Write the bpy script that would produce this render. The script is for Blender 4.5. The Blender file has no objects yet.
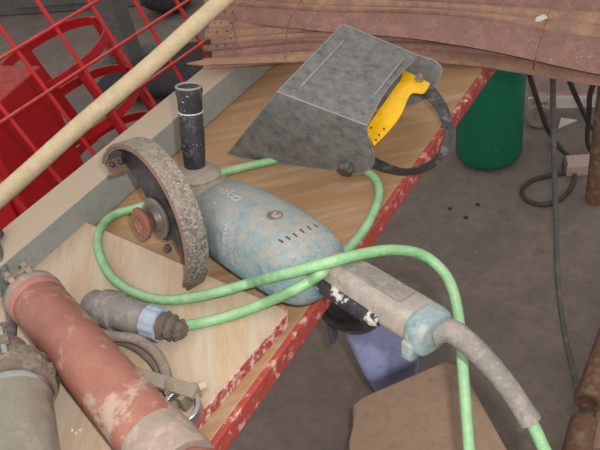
import bpy, bmesh, math, random
from mathutils import Vector, Matrix
from mathutils.bvhtree import BVHTree
random.seed(7)
V = Vector
S = bpy.context.scene
COL = S.collection
ZB = 0.75                      # height of the bench top above the floor
R_ = math.radians

# ------------------------------------------------------------------ camera
FP, CH = 680.0, ZB + 0.65
p_, r_ = R_(40), R_(12)
CF = V((0, math.cos(p_), -math.sin(p_)))
U0 = V((0, math.sin(p_), math.cos(p_))); R0 = V((1, 0, 0))
CR = R0 * math.cos(r_) - U0 * math.sin(r_)
CU = U0 * math.cos(r_) + R0 * math.sin(r_)
CO = V((0, 0, CH))
cd = bpy.data.cameras.new('camera'); cam = bpy.data.objects.new('camera', cd); COL.objects.link(cam)
cd.sensor_width = 36; cd.lens = FP / 600 * 36; cd.clip_start = 0.02
cam.matrix_world = Matrix(((CR.x, CU.x, -CF.x, 0), (CR.y, CU.y, -CF.y, 0), (CR.z, CU.z, -CF.z, CH), (0, 0, 0, 1)))
S.camera = cam

def ray(x, y): return CF + CR * ((x - 300) / FP) - CU * ((y - 225) / FP)
def at(x, y, z=0.0):           # point seen at x, y lying at height z above the bench top
    d = ray(x, y); return CO + d * ((z + ZB - CO.z) / d.z)
def dp(x, y, d): return CO + ray(x, y) * d
def onplane(x, y, o, n):
    d = ray(x, y); return CO + d * ((o - CO).dot(n) / d.dot(n))
UB = V((math.sin(R_(39.15)), math.cos(R_(39.15)), 0))   # along the bench edge
VB = V((UB.y, -UB.x, 0))                                 # across it
def B(u, v, z): return UB * u + VB * v + V((0, 0, ZB + z))
Z = V((0, 0, 1))

# ------------------------------------------------------------------ materials
def srgb(c):
    return tuple(((x / 255) / 12.92 if x <= 10 else (((x / 255) + .055) / 1.055) ** 2.4) for x in c) + (1,)
def mat(name, c1, c2, scale=12, rough=.75, metal=0, dust=None, dlo=.5, dhi=.65, dscale=30, speck=None, slo=.68, sscale=160,
        bump=.15, bscale=120, stretch=None, up=None, upamt=.6, spec=.3, upn=(.3, .6), grain=.12, gscale=150):
    m = bpy.data.materials.new(name); m.use_nodes = True
    n = m.node_tree.nodes; l = m.node_tree.links; b = n['Principled BSDF']
    b.inputs['Specular IOR Level'].default_value = spec
    tc = n.new('ShaderNodeTexCoord'); src = tc.outputs['Object']
    mp = n.new('ShaderNodeMapping'); l.new(src, mp.inputs[0])
    if stretch: mp.inputs['Rotation'].default_value = (0, 0, stretch[3]); mp.inputs['Scale'].default_value = stretch[:3]
    def noise(sc, det=5, v=None, ro=.6):
        t = n.new('ShaderNodeTexNoise'); t.inputs['Scale'].default_value = sc; t.inputs['Detail'].default_value = det
        t.inputs['Roughness'].default_value = ro
        l.new(v or mp.outputs[0], t.inputs['Vector']); return t.outputs[0]
    def ramp(v, a, b_):
        r = n.new('ShaderNodeMapRange'); r.inputs[1].default_value = a; r.inputs[2].default_value = b_
        l.new(v, r.inputs[0]); return r.outputs[0]
    def mix(f, a, b_):
        x = n.new('ShaderNodeMix'); x.data_type = 'RGBA'; l.new(f, x.inputs[0])
        if isinstance(a, tuple): x.inputs[6].default_value = a
        else: l.new(a, x.inputs[6])
        if isinstance(b_, tuple): x.inputs[7].default_value = b_
        else: l.new(b_, x.inputs[7])
        return x.outputs[2]
    c = mix(ramp(noise(scale, 8, None, .68), .35, .65), srgb(c1), srgb(c2))
    if grain:
        lo = tuple(max(0, x * (1 - grain)) for x in c1); hi = tuple(min(255, x * (1 + grain * .8)) for x in c2)
        c = mix(ramp(noise(gscale, 8, None, .75), .42, .58), c, mix(ramp(noise(gscale * .37, 8, None, .75), .4, .6), srgb(lo), srgb(hi)))
    if dust: c = mix(ramp(noise(dscale, 8, None, .7), dlo, dhi), c, srgb(dust))
    if up:                       # settled dust lies on what faces up
        g = n.new('ShaderNodeNewGeometry'); sp = n.new('ShaderNodeSeparateXYZ'); l.new(g.outputs['Normal'], sp.inputs[0])
        mm = n.new('ShaderNodeMath'); mm.operation = 'MULTIPLY'; l.new(ramp(sp.outputs[2], .1, .95), mm.inputs[0])
        k = ramp(noise(45, 8, src, .7), *upn); l.new(k, mm.inputs[1])
        m2 = n.new('ShaderNodeMath'); m2.operation = 'MULTIPLY'; m2.inputs[1].default_value = upamt; l.new(mm.outputs[0], m2.inputs[0])
        c = mix(m2.outputs[0], c, srgb(up))
    if speck: c = mix(ramp(noise(sscale, 2, src), slo, slo + .04), c, srgb(speck))
    l.new(c, b.inputs['Base Color'])
    b.inputs['Metallic'].default_value = metal
    rr = n.new('ShaderNodeMapRange'); rr.inputs[3].default_value = max(rough - .12, .05); rr.inputs[4].default_value = min(rough + .12, 1)
    l.new(noise(scale * 2), rr.inputs[0]); l.new(rr.outputs[0], b.inputs['Roughness'])
    if bump:
        bp = n.new('ShaderNodeBump'); bp.inputs['Strength'].default_value = bump; bp.inputs['Distance'].default_value = .004
        l.new(noise(bscale, 6, src), bp.inputs['Height']); l.new(bp.outputs[0], b.inputs['Normal'])
    return m
rotB = -R_(90 - 39.15)
M = {}
M['floor'] = mat('floor_concrete', (118, 106, 98), (134, 121, 112), 2.2, .85, dust=(106, 96, 90), dlo=.45, dhi=.8, dscale=5, speck=(176, 168, 158), slo=.76, sscale=45, bump=.05, grain=.03, gscale=60)
M['wall'] = mat('wall_paint', (92, 94, 92), (104, 106, 103), 3, .8, bump=.05)
M['ply'] = mat('pale_plywood', (196, 170, 144), (180, 154, 128), 6, .7, dust=(196, 186, 172), dlo=.45, dhi=.75, dscale=9, stretch=(3, .5, 1, -R_(45)), speck=(235, 228, 215), slo=.77, sscale=90, bump=.08)
M['bench'] = mat('brown_bench_wood', (178, 142, 106), (148, 114, 82), 7, .6, dust=(180, 155, 128), dlo=.48, dhi=.72, dscale=10, stretch=(.5, 4, 1, rotB), speck=(225, 215, 195), slo=.78, sscale=80, bump=.08)
M['redpaint'] = mat('chipped_red_paint', (174, 76, 68), (160, 66, 60), 18, .6, dust=(206, 160, 148), dlo=.53, dhi=.62, dscale=48, bump=.25)
M['redpaint2'] = mat('worn_red_paint', (170, 72, 72), (158, 72, 72), 20, .65, dust=(216, 184, 172), dlo=.48, dhi=.56, dscale=60, bump=.25)
M['galv'] = mat('galvanised_steel', (150, 153, 148), (134, 138, 134), 16, .6, .0, dust=(164, 152, 136), dlo=.5, dhi=.7, dscale=22, up=(178, 160, 140), upamt=1.0, upn=(.0, .3), bump=.06)
M['redrod'] = mat('red_rod_paint', (204, 44, 50), (180, 40, 46), 20, .5, up=(190, 150, 128), upamt=.45, bump=.08)
M['redbin'] = mat('red_steel_paint', (190, 26, 34), (164, 22, 28), 8, .5, up=(150, 110, 92), upamt=.55, bump=.05)
M['pole'] = mat('pale_wood_pole', (212, 194, 158), (196, 176, 142), 14, .65, dust=(220, 200, 176), dlo=.5, dhi=.7, dscale=40, bump=.1)
M['rust'] = mat('brown_rust', (160, 124, 106), (136, 104, 92), 24, .85, .1, dust=(176, 138, 110), dlo=.45, dhi=.7, dscale=26, speck=(190, 160, 148), slo=.66, sscale=240, bump=.35, bscale=200)
M['rust2'] = mat('purple_rust', (150, 113, 103), (128, 96, 90), 22, .85, .1, dust=(164, 126, 108), dlo=.5, dhi=.75, dscale=30, speck=(176, 148, 140), slo=.66, sscale=240, bump=.35, bscale=200)
M['rustpipe'] = mat('dark_rusty_pipe', (128, 96, 74), (104, 78, 62), 14, .85, dust=(150, 130, 112), dlo=.5, dhi=.7, dscale=40, bump=.3)
M['mask'] = mat('dusty_black_fibre', (98, 99, 100), (110, 110, 110), 14, .6, dust=(134, 131, 126), dlo=.38, dhi=.82, dscale=55, speck=(160, 158, 152), slo=.68, sscale=300, bump=.15, stretch=(1, 1, 1, 0))
M['maskedge'] = mat('worn_fibre_edge', (158, 151, 140), (134, 129, 122), 30, .8, bump=.1)
M['inner'] = mat('dull_black_inside', (66, 64, 62), (88, 84, 80), 14, .8)
M['yellow'] = mat('yellow_plastic', (244, 190, 22), (236, 178, 14), 8, .35, dust=(214, 160, 40), dlo=.6, dhi=.75, dscale=40, bump=.03, spec=.5)
M['black'] = mat('black_plastic', (44, 44, 46), (60, 60, 62), 20, .5, dust=(128, 126, 122), dlo=.56, dhi=.72, dscale=50, bump=.1, spec=.5)
M['grip'] = mat('black_grip', (46, 47, 50), (58, 58, 60), 20, .55, dust=(110, 108, 106), dlo=.54, dhi=.75, dscale=60, speck=(205, 200, 195), slo=.69, sscale=260, bump=.2)
M['band'] = mat('greyed_black_band', (62, 62, 64), (80, 79, 79), 20, .5, dust=(160, 155, 150), dlo=.5, dhi=.7, dscale=40, up=(150, 146, 142), upamt=.5, bump=.1, spec=.5)
M['bandblack'] = mat('black_band', (48, 48, 50), (62, 61, 61), 20, .4, dust=(132, 128, 122), dlo=.56, dhi=.74, dscale=40, bump=.1, spec=.5)
M['guard'] = mat('caked_guard_steel', (96, 92, 88), (112, 106, 100), 18, .7, .15, dust=(158, 146, 136), dlo=.48, dhi=.60, dscale=220, speck=(204, 198, 190), slo=.66, sscale=330, up=(168, 152, 138), upamt=.75, bump=.5, bscale=260)
M['guardin'] = mat('dark_guard_steel', (66, 66, 68), (86, 85, 86), 12, .35, .5, dust=(118, 108, 100), dlo=.55, dhi=.75, dscale=22, bump=.12)
M['rustlip'] = mat('rust_brown_lip', (138, 104, 88), (112, 92, 82), 30, .7, bump=.3)
M['flange'] = mat('rusty_flange', (164, 112, 92), (128, 84, 70), 60, .75, .2, speck=(190, 160, 140), slo=.66, sscale=300, bump=.3)
M['steel'] = mat('bright_worn_steel', (158, 150, 144), (134, 120, 112), 40, .4, .6, dust=(140, 120, 108), dlo=.56, dhi=.7, dscale=60, bump=.08)
M['teal'] = mat('dusty_teal_plastic', (92, 134, 150), (112, 146, 156), 16, .7, dust=(150, 151, 146), dlo=.40, dhi=.62, dscale=70, speck=(190, 188, 180), slo=.68, sscale=260, up=(156, 148, 138), upamt=.85, bump=.25)
M['gear'] = mat('dust_caked_alloy', (156, 146, 134), (138, 128, 118), 18, .85, dust=(172, 158, 146), dlo=.5, dhi=.7, dscale=60, bump=.35, bscale=160)
M['handle'] = mat('dust_caked_handle', (156, 148, 138), (142, 134, 126), 22, .85, dust=(170, 158, 146), dlo=.45, dhi=.7, dscale=50, speck=(196, 188, 178), slo=.7, sscale=240, bump=.35, bscale=160)
M['tealcap'] = mat('pale_teal_cap', (112, 138, 144), (134, 148, 150), 26, .65, dust=(160, 158, 150), dlo=.5, dhi=.7, dscale=50, bump=.2)
M['trigger'] = mat('black_trigger_dust', (46, 46, 48), (60, 60, 62), 20, .5, dust=(196, 192, 186), dlo=.53, dhi=.60, dscale=55, bump=.1)
M['label'] = mat('faded_label', (120, 140, 148), (142, 150, 150), 40, .7, dust=(160, 158, 152), dlo=.45, dhi=.7, dscale=60)
M['print'] = mat('pale_print', (184, 188, 186), (168, 170, 166), 60, .7, bump=0)
M['relief'] = mat('grey_rubber', (134, 127, 121), (120, 113, 108), 24, .8, dust=(158, 148, 138), dlo=.48, dhi=.7, dscale=60, speck=(180, 172, 162), slo=.69, sscale=240, bump=.25)
M['green'] = mat('green_cable', (112, 172, 112), (128, 178, 126), 20, .5, dust=(156, 186, 148), dlo=.5, dhi=.7, dscale=24, up=(172, 192, 162), upamt=.6, speck=(196, 206, 188), slo=.72, sscale=200, bump=.08, spec=.4)
M['plug'] = mat('dust_caked_plug', (134, 128, 124), (116, 110, 106), 30, .85, dust=(156, 148, 142), dlo=.48, dhi=.68, dscale=60, bump=.4, bscale=200)
M['collar'] = mat('pale_blue_collar', (158, 170, 182), (144, 156, 168), 24, .5, dust=(160, 158, 156), dlo=.56, dhi=.72, dscale=50, bump=.1)
M['boot'] = mat('torn_dusty_tape', (112, 98, 90), (92, 82, 76), 60, .9, bump=.8, bscale=140)
M['pipe'] = mat('red_oxide_paint', (156, 100, 88), (142, 88, 78), 9, .55, dust=(174, 152, 136), dlo=.54, dhi=.60, dscale=13, up=(164, 122, 104), upamt=.4, bump=.12, spec=.4)
M['lip'] = mat('pink_lip', (180, 128, 118), (166, 112, 102), 20, .6)
M['collar2'] = mat('grey_cement_dust', (156, 140, 128), (140, 124, 114), 26, .8, dust=(178, 150, 136), dlo=.5, dhi=.65, dscale=40, bump=.3)
M['tube'] = mat('dirty_zinc_tube', (164, 156, 142), (142, 134, 122), 9, .45, .3, dust=(176, 168, 150), dlo=.5, dhi=.66, dscale=15, bump=.12)
M['grime'] = mat('greasy_grime', (138, 124, 110), (104, 92, 82), 40, .8, dust=(150, 136, 118), dlo=.5, dhi=.65, dscale=60, bump=.7, bscale=130)
M['chrome'] = mat('dull_chrome', (200, 200, 198), (170, 170, 168), 20, .25, .85, dust=(150, 138, 124), dlo=.55, dhi=.7, dscale=40, bump=.05)
M['cable'] = mat('dusty_grey_cable', (140, 127, 114), (124, 112, 101), 30, .8, dust=(158, 146, 132), dlo=.5, dhi=.7, dscale=60, bump=.2)
M['bar'] = mat('dusty_flat_steel', (156, 142, 126), (140, 128, 114), 30, .7, .2, bump=.25)
M['drum'] = mat('green_enamel', (14, 118, 84), (10, 104, 74), 5, .45, dust=(30, 112, 84), dlo=.55, dhi=.75, dscale=9, speck=(170, 200, 185), slo=.76, sscale=40, bump=.03, spec=.5)
M['drumtop'] = mat('greyed_enamel', (96, 118, 104), (70, 104, 88), 12, .7, dust=(120, 122, 112), dlo=.45, dhi=.6, dscale=20)
M['blue'] = mat('lavender_blue_plastic', (164, 170, 210), (148, 154, 196), 6, .45, dust=(112, 112, 140), dlo=.55, dhi=.75, dscale=12, speck=(84, 82, 96), slo=.76, sscale=24, bump=.04, spec=.4)
M['bluedk'] = mat('dirty_blue_rim', (98, 96, 108), (82, 80, 92), 16, .6, dust=(124, 114, 106), dlo=.5, dhi=.7, dscale=20)
M['rubber'] = mat('black_rubber', (58, 54, 52), (72, 67, 64), 16, .7, dust=(98, 90, 84), dlo=.52, dhi=.75, dscale=20, bump=.1)
M['card'] = mat('brown_cardboard', (164, 138, 116), (152, 128, 108), 7, .85, dust=(120, 96, 78), dlo=.55, dhi=.8, dscale=9, bump=.08)
M['hose'] = mat('grey_black_hose', (98, 96, 94), (84, 82, 80), 14, .7, dust=(122, 118, 112), dlo=.5, dhi=.7, dscale=40, bump=.1)
M['hosedk'] = mat('dark_hose', (66, 64, 62), (78, 75, 72), 14, .7, bump=.1)
M['board'] = mat('pinkish_white_board', (196, 172, 166), (184, 156, 150), 8, .7, dust=(202, 196, 190), dlo=.5, dhi=.7, dscale=9)
M['white'] = mat('white_scrap', (212, 208, 202), (196, 192, 186), 12, .7)
M['greymetal'] = mat('grey_machine_steel', (100, 100, 97), (114, 113, 109), 5, .5, .2, bump=.04)
M['darkjunk'] = mat('dark_cloth', (48, 46, 50), (64, 60, 62), 14, .85, bump=.3)
M['benchleg'] = mat('bench_leg_paint', (130, 60, 54), (110, 54, 50), 14, .7)
M['whitepaint'] = mat('white_paint_drip', (196, 208, 204), (180, 196, 192), 30, .6)
M['teapile'] = mat('dark_wheel_rubber', (172, 160, 150), (152, 142, 132), 20, .7)

# ------------------------------------------------------------------ mesh builder
ORG = {}
class MB:
    def __init__(s): s.v = []; s.f = []
    def add(s, vs, fs):
        n = len(s.v); s.v += [V(a) for a in vs]; s.f += [tuple(i + n for i in f) for f in fs]; return s
    def box(s, c, a, b, d):                    # centre and three half vectors
        c, a, b, d = V(c), V(a), V(b), V(d)
        vs = [c + a * i + b * j + d * k for i in (-1, 1) for j in (-1, 1) for k in (-1, 1)]
        return s.add(vs, [(0, 1, 3, 2), (4, 6, 7, 5), (0, 4, 5, 1), (2, 3, 7, 6), (0, 2, 6, 4), (1, 5, 7, 3)])
    def prism(s, pts, ex):
        n = len(pts); pts = [V(q) for q in pts]; ex = V(ex)
        return s.add(pts + [q + ex for q in pts], [tuple(range(n))[::-1], tuple(range(n, 2 * n))] + [(i, (i + 1) % n, n + (i + 1) % n, n + i) for i in range(n)])
    def loft(s, rings, cap=True, closed=False):
        n = len(rings[0]); k = len(rings); vs = [q for r in rings for q in r]; fs = []
        for i in range(k if closed else k - 1):
            for j in range(n):
                a = i * n + j; b = i * n + (j + 1) % n; i2 = (i + 1) % k
                fs.append((a, b, i2 * n + (j + 1) % n, i2 * n + j))
        if cap and not closed: fs += [tuple(range(n))[::-1], tuple(range((k - 1) * n, k * n))]
        return s.add(vs, fs)
    def tube(s, path, r, n=16, cap=True, closed=False, sq=None):
        path = [V(q) for q in path]; k = len(path); rings = []; prev = None
        for i, q in enumerate(path):
            if closed: t = path[(i + 1) % k] - path[i - 1]
            else: t = path[min(i + 1, k - 1)] - path[max(i - 1, 0)]
            t.normalize()
            if prev is None: a = t.orthogonal().normalized()
            else: a = (prev - t * prev.dot(t)).normalized()
            prev = a; b = t.cross(a)
            rr = r[i] if isinstance(r, (list, tuple)) else r
            rings.append([q + (a * math.cos(2 * math.pi * j / n) + b * math.sin(2 * math.pi * j / n)) * rr for j in range(n)])
        return s.loft(rings, cap, closed)
    def lathe(s, o, ax, prof, n=32, cap=True, jit=0):
        o = V(o); ax = V(ax).normalized(); a = ax.orthogonal().normalized(); b = ax.cross(a)
        return s.loft([[o + ax * h + (a * math.cos(2 * math.pi * j / n) + b * math.sin(2 * math.pi * j / n)) * (r + random.uniform(-jit, jit)) for j in range(n)] for h, r in prof], cap)
    def ribbon(s, path, wid, th):              # flat strip: path of (point, width vector), thickness vector per point
        rings = []
        k = len(path)
        for i, q in enumerate(path):
            w = wid[i] if isinstance(wid, list) else wid
            t = (path[min(i + 1, k - 1)] - path[max(i - 1, 0)]).normalized(); nn = t.cross(w).normalized() * th
            rings.append([q - w - nn, q + w - nn, q + w + nn, q - w + nn])
        return s.loft(rings)
    def build(s, name, m, parent=None, smooth=40, bevel=0, o=None, sub=0):
        if parent is not None: org = ORG[parent.name]
        else:
            if o is None:
                xs = [q.x for q in s.v]; ys = [q.y for q in s.v]; zs = [q.z for q in s.v]
                o = V(((min(xs) + max(xs)) / 2, (min(ys) + max(ys)) / 2, min(zs)))
            org = V(o)
        me = bpy.data.meshes.new(name); me.from_pydata([q - org for q in s.v], [], s.f); me.validate()
        bm = bmesh.new(); bm.from_mesh(me); bmesh.ops.recalc_face_normals(bm, faces=bm.faces); bm.to_mesh(me); bm.free()
        for i, mm in enumerate(m if isinstance(m, list) else [m]): me.materials.append(mm)
        ob = bpy.data.objects.new(name, me); COL.objects.link(ob)
        if parent is not None: ob.parent = parent
        else: ob.location = org
        ORG[ob.name] = org
        me.shade_smooth(); me.set_sharp_from_angle(angle=R_(smooth))
        if sub:
            q = ob.modifiers.new('sub', 'SUBSURF'); q.levels = sub; q.render_levels = sub
        if bevel:
            q = ob.modifiers.new('bevel', 'BEVEL'); q.width = bevel; q.segments = 3; q.limit_method = 'ANGLE'; q.angle_limit = R_(35)
            q.harden_normals = False
        return ob
def tag(o, label=None, cat=None, group=None, kind=None):
    if label: o['label'] = label
    if cat: o['category'] = cat
    if group: o['group'] = group
    if kind: o['kind'] = kind
    return o
def thing(name, loc, label, cat, group=None):
    o = bpy.data.objects.new(name, None); COL.objects.link(o); o.location = loc; o.empty_display_size = .03
    ORG[o.name] = V(loc); return tag(o, label, cat, group)
def cr(pts, n=10, closed=False):               # Catmull-Rom through the points
    pts = [V(q) for q in pts]; out = []; k = len(pts)
    g = (lambda i: pts[i % k]) if closed else (lambda i: pts[0] * 2 - pts[1] if i < 0 else (pts[-1] * 2 - pts[-2] if i >= k else pts[i]))
    for i in range(k if closed else k - 1):
        a, b, c, d = g(i - 1), g(i), g(i + 1), g(i + 2)
        for j in range(n):
            t = j / n
            out.append(.5 * ((2 * b) + (c - a) * t + (2 * a - 5 * b + 4 * c - d) * t * t + (3 * b - a - 3 * c + d) * t ** 3))
    if not closed: out.append(pts[-1])
    return out
def lerp_tab(tab, x):
    for i in range(len(tab) - 1):
        if x <= tab[i + 1][0]:
            t = (x - tab[i][0]) / (tab[i + 1][0] - tab[i][0]); return [a + (b - a) * t for a, b in zip(tab[i][1:], tab[i + 1][1:])]
    return list(tab[-1][1:])

# ------------------------------------------------------------------ the setting
o = MB().box((0, 2.2, -.02), (4.5, 0, 0), (0, 4.2, 0), (0, 0, .02)).build('floor', M['floor']); tag(o, kind='structure')
o = MB().box((0, 6.45, 1.4), (4.5, 0, 0), (0, .05, 0), (0, 0, 1.4)).build('wall_back', M['wall']); tag(o, kind='structure')

# ------------------------------------------------------------------ workbench
VE = -.385                                     # right-hand edge of the bench
bench = thing('workbench', B(.45, -.7, -ZB), 'workbench with a brown wooden top and chipped red painted edge', 'workbench')
MB().box(B(.62, (VE - .008 - .878) / 2, -.014), UB * .70, VB * ((.878 + VE - .008) / 2), Z * .014).build('tabletop', M['bench'], bench, bevel=.002)
e = MB().box(B(.62, VE - .004, -.0145), UB * .70, VB * .004, Z * .0145).build('edge_band', M['redpaint'], bench, bevel=.0015)
tag(e, 'chipped red painted edge')
for u_, v_ in ((-.02, -.845), (-.02, VE - .06), (1.02, -.852), (1.26, -.852)):
    MB().box(B(u_, v_, -.028 - .361), UB * .022, VB * .018, Z * .361).build('leg', M['benchleg'], bench, bevel=.003)
for v_ in (-.852,): MB().box(B(.63, v_, -.055), UB * .66, VB * .016, Z * .026).build('rail', M['benchleg'], bench)

# pale sheet of plywood lying on the bench
sh = thing('plywood_board', B(.2, -.6, 0), 'pale plywood board lying on the workbench under the red tube, worn red front edge', 'board')
def rounded(u0, u1, v0, v1, r=.012):
    q = [(u0, v0), (u1, v0)]
    for k in range(6):
        a = k / 5 * math.pi / 2; q.append((u1 - r + r * math.cos(a), v1 - r + r * math.sin(a)))
    q.append((u0, v1)); return q
ang = R_(4.2)                                  # it lies slightly askew
pc = B(.437, -.401, 0)
su = (UB * math.cos(ang) + VB * math.sin(ang)); sv = (VB * math.cos(ang) - UB * math.sin(ang))
P_ = lambda a, b, z: pc + su * a + sv * b + Z * z
MB().prism([P_(a, b, .0005) for a, b in rounded(-.75, 0, -.405, 0)], Z * .0175).build('board', M['ply'], sh, bevel=.0012)
eb = MB()
out = rounded(-.75, .0015, -.405, .0016, .0135)[2:]; inn = rounded(-.75, 0, -.405, 0)[2:]
n_ = len(out)
eb.add([P_(a, b, .001) for a, b in out] + [P_(a, b, .0182) for a, b in out] + [P_(a, b, .001) for a, b in inn] + [P_(a, b, .0182) for a, b in inn],
       [f for i in range(n_ - 1) for f in ((i, i + 1, n_ + i + 1, n_ + i), (n_ + i, n_ + i + 1, 3 * n_ + i + 1, 3 * n_ + i), (2 * n_ + i, i, i + 1, 2 * n_ + i + 1)[::-1])])
tag(eb.build('painted_edge', M['redpaint2'], sh), 'worn red and white painted edge')

# galvanised steel channel along the back of the bench
v0, v1, h_, t_ = -.870, -.803, .060, .004
ch = MB()
prof = [(v0, 0.001), (v1, 0.001), (v1, h_), (v0, h_), (v0, h_ - .012), (v0 + t_, h_ - .012), (v0 + t_, h_ - t_), (v1 - t_, h_ - t_), (v1 - t_, t_ + .001), (v0, t_ + .001)]
ch.prism([B(-.12, a, b) for a, b in prof], UB * 1.20)
tag(ch.build('steel_channel', M['galv'], bevel=.002), 'long galvanised steel channel lying along the bench beside the red mesh', 'steel channel')

# ------------------------------------------------------------------ red welded mesh panel leaning behind the bench
mo = B(.868, -1.075, .05)
md = ray(767, 1111).normalized(); mu = ray(1160, -604).normalized()
mn = mu.cross(md).normalized()
if mn.dot(CF) > 0: mn = -mn
mp_ = lambda x, y: onplane(x, y, mo, mn)
mu = (mp_(177, 2) - mp_(0, 116)).normalized()
md = ((mp_(123, 128) - mp_(37, 0)).normalized() + (mp_(217, 70) - mp_(177, 0)).normalized()).normalized()
def mc(x, y):
    q = mp_(x, y) - mo; g = mu.dot(md); a, b = q.dot(mu), q.dot(md); k = 1 - g * g
    return ((a - g * b) / k, (b - g * a) / k)
panel = thing('mesh_panel', B(.7, -.75, -ZB), 'red welded wire mesh panel standing behind the steel channel', 'mesh panel')
G_ = lambda a, b, off=0: mo + mu * a + md * b + mn * off
MESH_DBG = [mc(*q) for q in ((0, 30), (55, 25), (93, 0), (135, 0), (178, 0), (50, 28), (95, 57), (155, 75))]
aw = [mc(*q)[0] for q in ((54, 25), (108, 25), (149, 25), (190, 25))]
bw = [mc(*q)[1] for q in ((50, 28), (95, 57), (155, 75))]
sa = (aw[3] - aw[0]) / 3; sb = (bw[2] - bw[0]) / 2
avs = [aw[0] + (aw[3] - aw[0]) / 3 * k for k in range(-4, 6)]
bvs = [bw[0] + sb * k for k in range(-2, 14)]
bmax = 0
for bb in range(400):
    if G_(0, bb * .005).z > .03: bmax = bb * .005
for a in avs: MB().tube([G_(a, bvs[0] - .02), G_(a, bmax)], .0043, 10).build('upright_rod', M['redrod'], panel)
for b in bvs:
    if b < bmax: MB().tube([G_(avs[0] - .02, b, .006), G_(avs[-1] + .02, b, .006)], .0034, 10).build('cross_rod', M['redrod'], panel)

# wooden pole resting against the mesh
pa, pb = mp_(-40, 224) + mn * .029, dp(262, -34, 1.235)
d_ = (pb - pa).normalized(); pb = pb + d_ * .25; pa = pa - d_ * .12
k_ = 24
pol = MB().tube([pa + (pb - pa) * (i / k_) + V((0, 0, .0012 * math.sin(i * .9))) for i in range(k_ + 1)], [.0178 - .0040 * i / k_ for i in range(k_ + 1)], 20)
tag(pol.build('wooden_pole', M['pole'], bevel=.002), 'long pale round wooden pole slanting across the red mesh', 'pole')

# red hooped steel drum cage beyond the mesh
vd = ray(68, 57).normalized(); dn = (CR * -.57 + CU * .82); dn = (dn - vd * dn.dot(vd)).normalized()
hn = (-vd * .34 + dn * .94).normalized()
def hoop_pts(c, n, r, k=64):
    a = (CR * .82 + CU * .57); a = (a - n * a.dot(n)).normalized(); b = n.cross(a)
    return [c + (a * math.cos(2 * math.pi * i / k) + b * math.sin(2 * math.pi * i / k)) * r for i in range(k)]
c1 = dp(50, 58, 2.12); rr = .20
cage = thing('hooped_cage', c1 - hn * .42, 'round red steel cage of flat hoops and bars lying beyond the mesh', 'steel cage')
for k, (off, r2) in enumerate(((0, rr), (-.19, rr * 1.0), (-.40, rr * 1.02))):
    b_ = MB(); pts = hoop_pts(c1 + hn * off, hn, r2); cc = c1 + hn * off
    rings = []
    for q in pts:
        e_ = (q - cc).normalized(); rings.append([q - hn * .015 - e_ * .003, q + hn * .015 - e_ * .003, q + hn * .015 + e_ * .003, q - hn * .015 + e_ * .003])
    b_.loft(rings, closed=True).build('hoop', M['redbin'], cage)
pts = hoop_pts(c1, hn, rr - .004, 64)
for i in (5, 20, 36, 52):
    q = pts[i]; e_ = (q - c1).normalized(); w = hn.cross(e_) * .016
    MB().box(q - hn * .2, hn * .215, w, e_ * .003).build('upright_bar', M['redbin'], cage)

# red box body beyond the mesh on the left, red base below it
box_c = lambda x, y, d: dp(x, y, d)
rb = thing('red_cabinet', dp(-30, 190, 2.3), 'red painted steel cabinet corner at the left edge behind the mesh', 'cabinet')
hx = V((.9, -.43, 0)).normalized(); hy = Z.cross(hx)
cp = at(30, 215, -.45)
top_ = cp + hx * -.25
MB().box(top_ + V((0, 0, .02)) + hy * .14, hx * .25, hy * .14, Z * .30).build('body', M['redbin'], rb, bevel=.006)
MB().box(top_ - hy * .004, hx * .21, hy * .006, Z * .22).build('door', M['redbin'], rb, bevel=.003)
ORG_rb = top_.copy()
# dark clutter behind the mesh
def lump(c, sx, sy, sz, seed, jit=.18, rot=0):
    rnd = random.Random(seed); mb = MB(); rings = []; nn = 16
    c = V(c)
    for i in range(9):
        t = math.pi * (i + .5) / 9; ring = []
        for j in range(nn):
            a = 2 * math.pi * j / nn; k = 1 + jit * math.sin(3 * a + seed) * math.sin(t * 2 + seed) + rnd.uniform(-.05, .05)
            x = sx * math.sin(t) * math.cos(a) * k; y = sy * math.sin(t) * math.sin(a) * k; z = sz * (1 - math.cos(t)) * .5
            ring.append(c + V((x * math.cos(rot) - y * math.sin(rot), x * math.sin(rot) + y * math.cos(rot), z)))
        rings.append(ring)
    return mb.loft(rings)
c_ = at(168, 52, -ZB)
tag(lump(c_ + V((.02, .5, .0)), .16, .12, .20, 3).build('work_bag', M['darkjunk'], sub=1), 'black crumpled bag on the floor behind the mesh, near the pole', 'bag')
c_ = at(205, 92, -ZB)
tag(lump(c_ + V((-.10, .12, 0)), .34, .22, .14, 5).build('cloth_heap', M['darkjunk'], sub=1), 'low dark cloth heap on the floor behind the mesh, nearest the rusty strips', 'cloth')
# grey machine cabinet and post far behind
c_ = at(60, 18, -ZB)
mc_ = thing('machine_cabinet', c_ + V((-.35, .35, 0)), 'grey steel machine cabinet standing on the floor far behind the mesh', 'cabinet')
ax_ = V((.94, -.34, 0)); ay_ = V((.34, .94, 0))
cc = c_ + ax_ * -.25 + ay_ * .3
MB().box(cc + Z * .30, ax_ * .75, ay_ * .22, Z * .30).build('body', M['greymetal'], mc_, bevel=.01)
MB().box(cc + Z * .62, ax_ * .78, ay_ * .25, Z * .02).build('top_plate', M['galv'], mc_, bevel=.004)
MB().box(cc + ax_ * .2 - ay_ * .23 + Z * .30, ax_ * .26, ay_ * .012, Z * .25).build('door', M['greymetal'], mc_, bevel=.004)
c_ = at(128, 60, -ZB)
po = thing('steel_post', c_, 'pale grey steel post with base plate behind the mesh', 'post')
MB().box(c_ + Z * .55, ax_ * .06, ay_ * .06, Z * .54).build('shaft', M['greymetal'], po, bevel=.006)
MB().box(c_ + Z * .006, ax_ * .12, ay_ * .12, Z * .006).build('base_plate', M['greymetal'], po)

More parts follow.
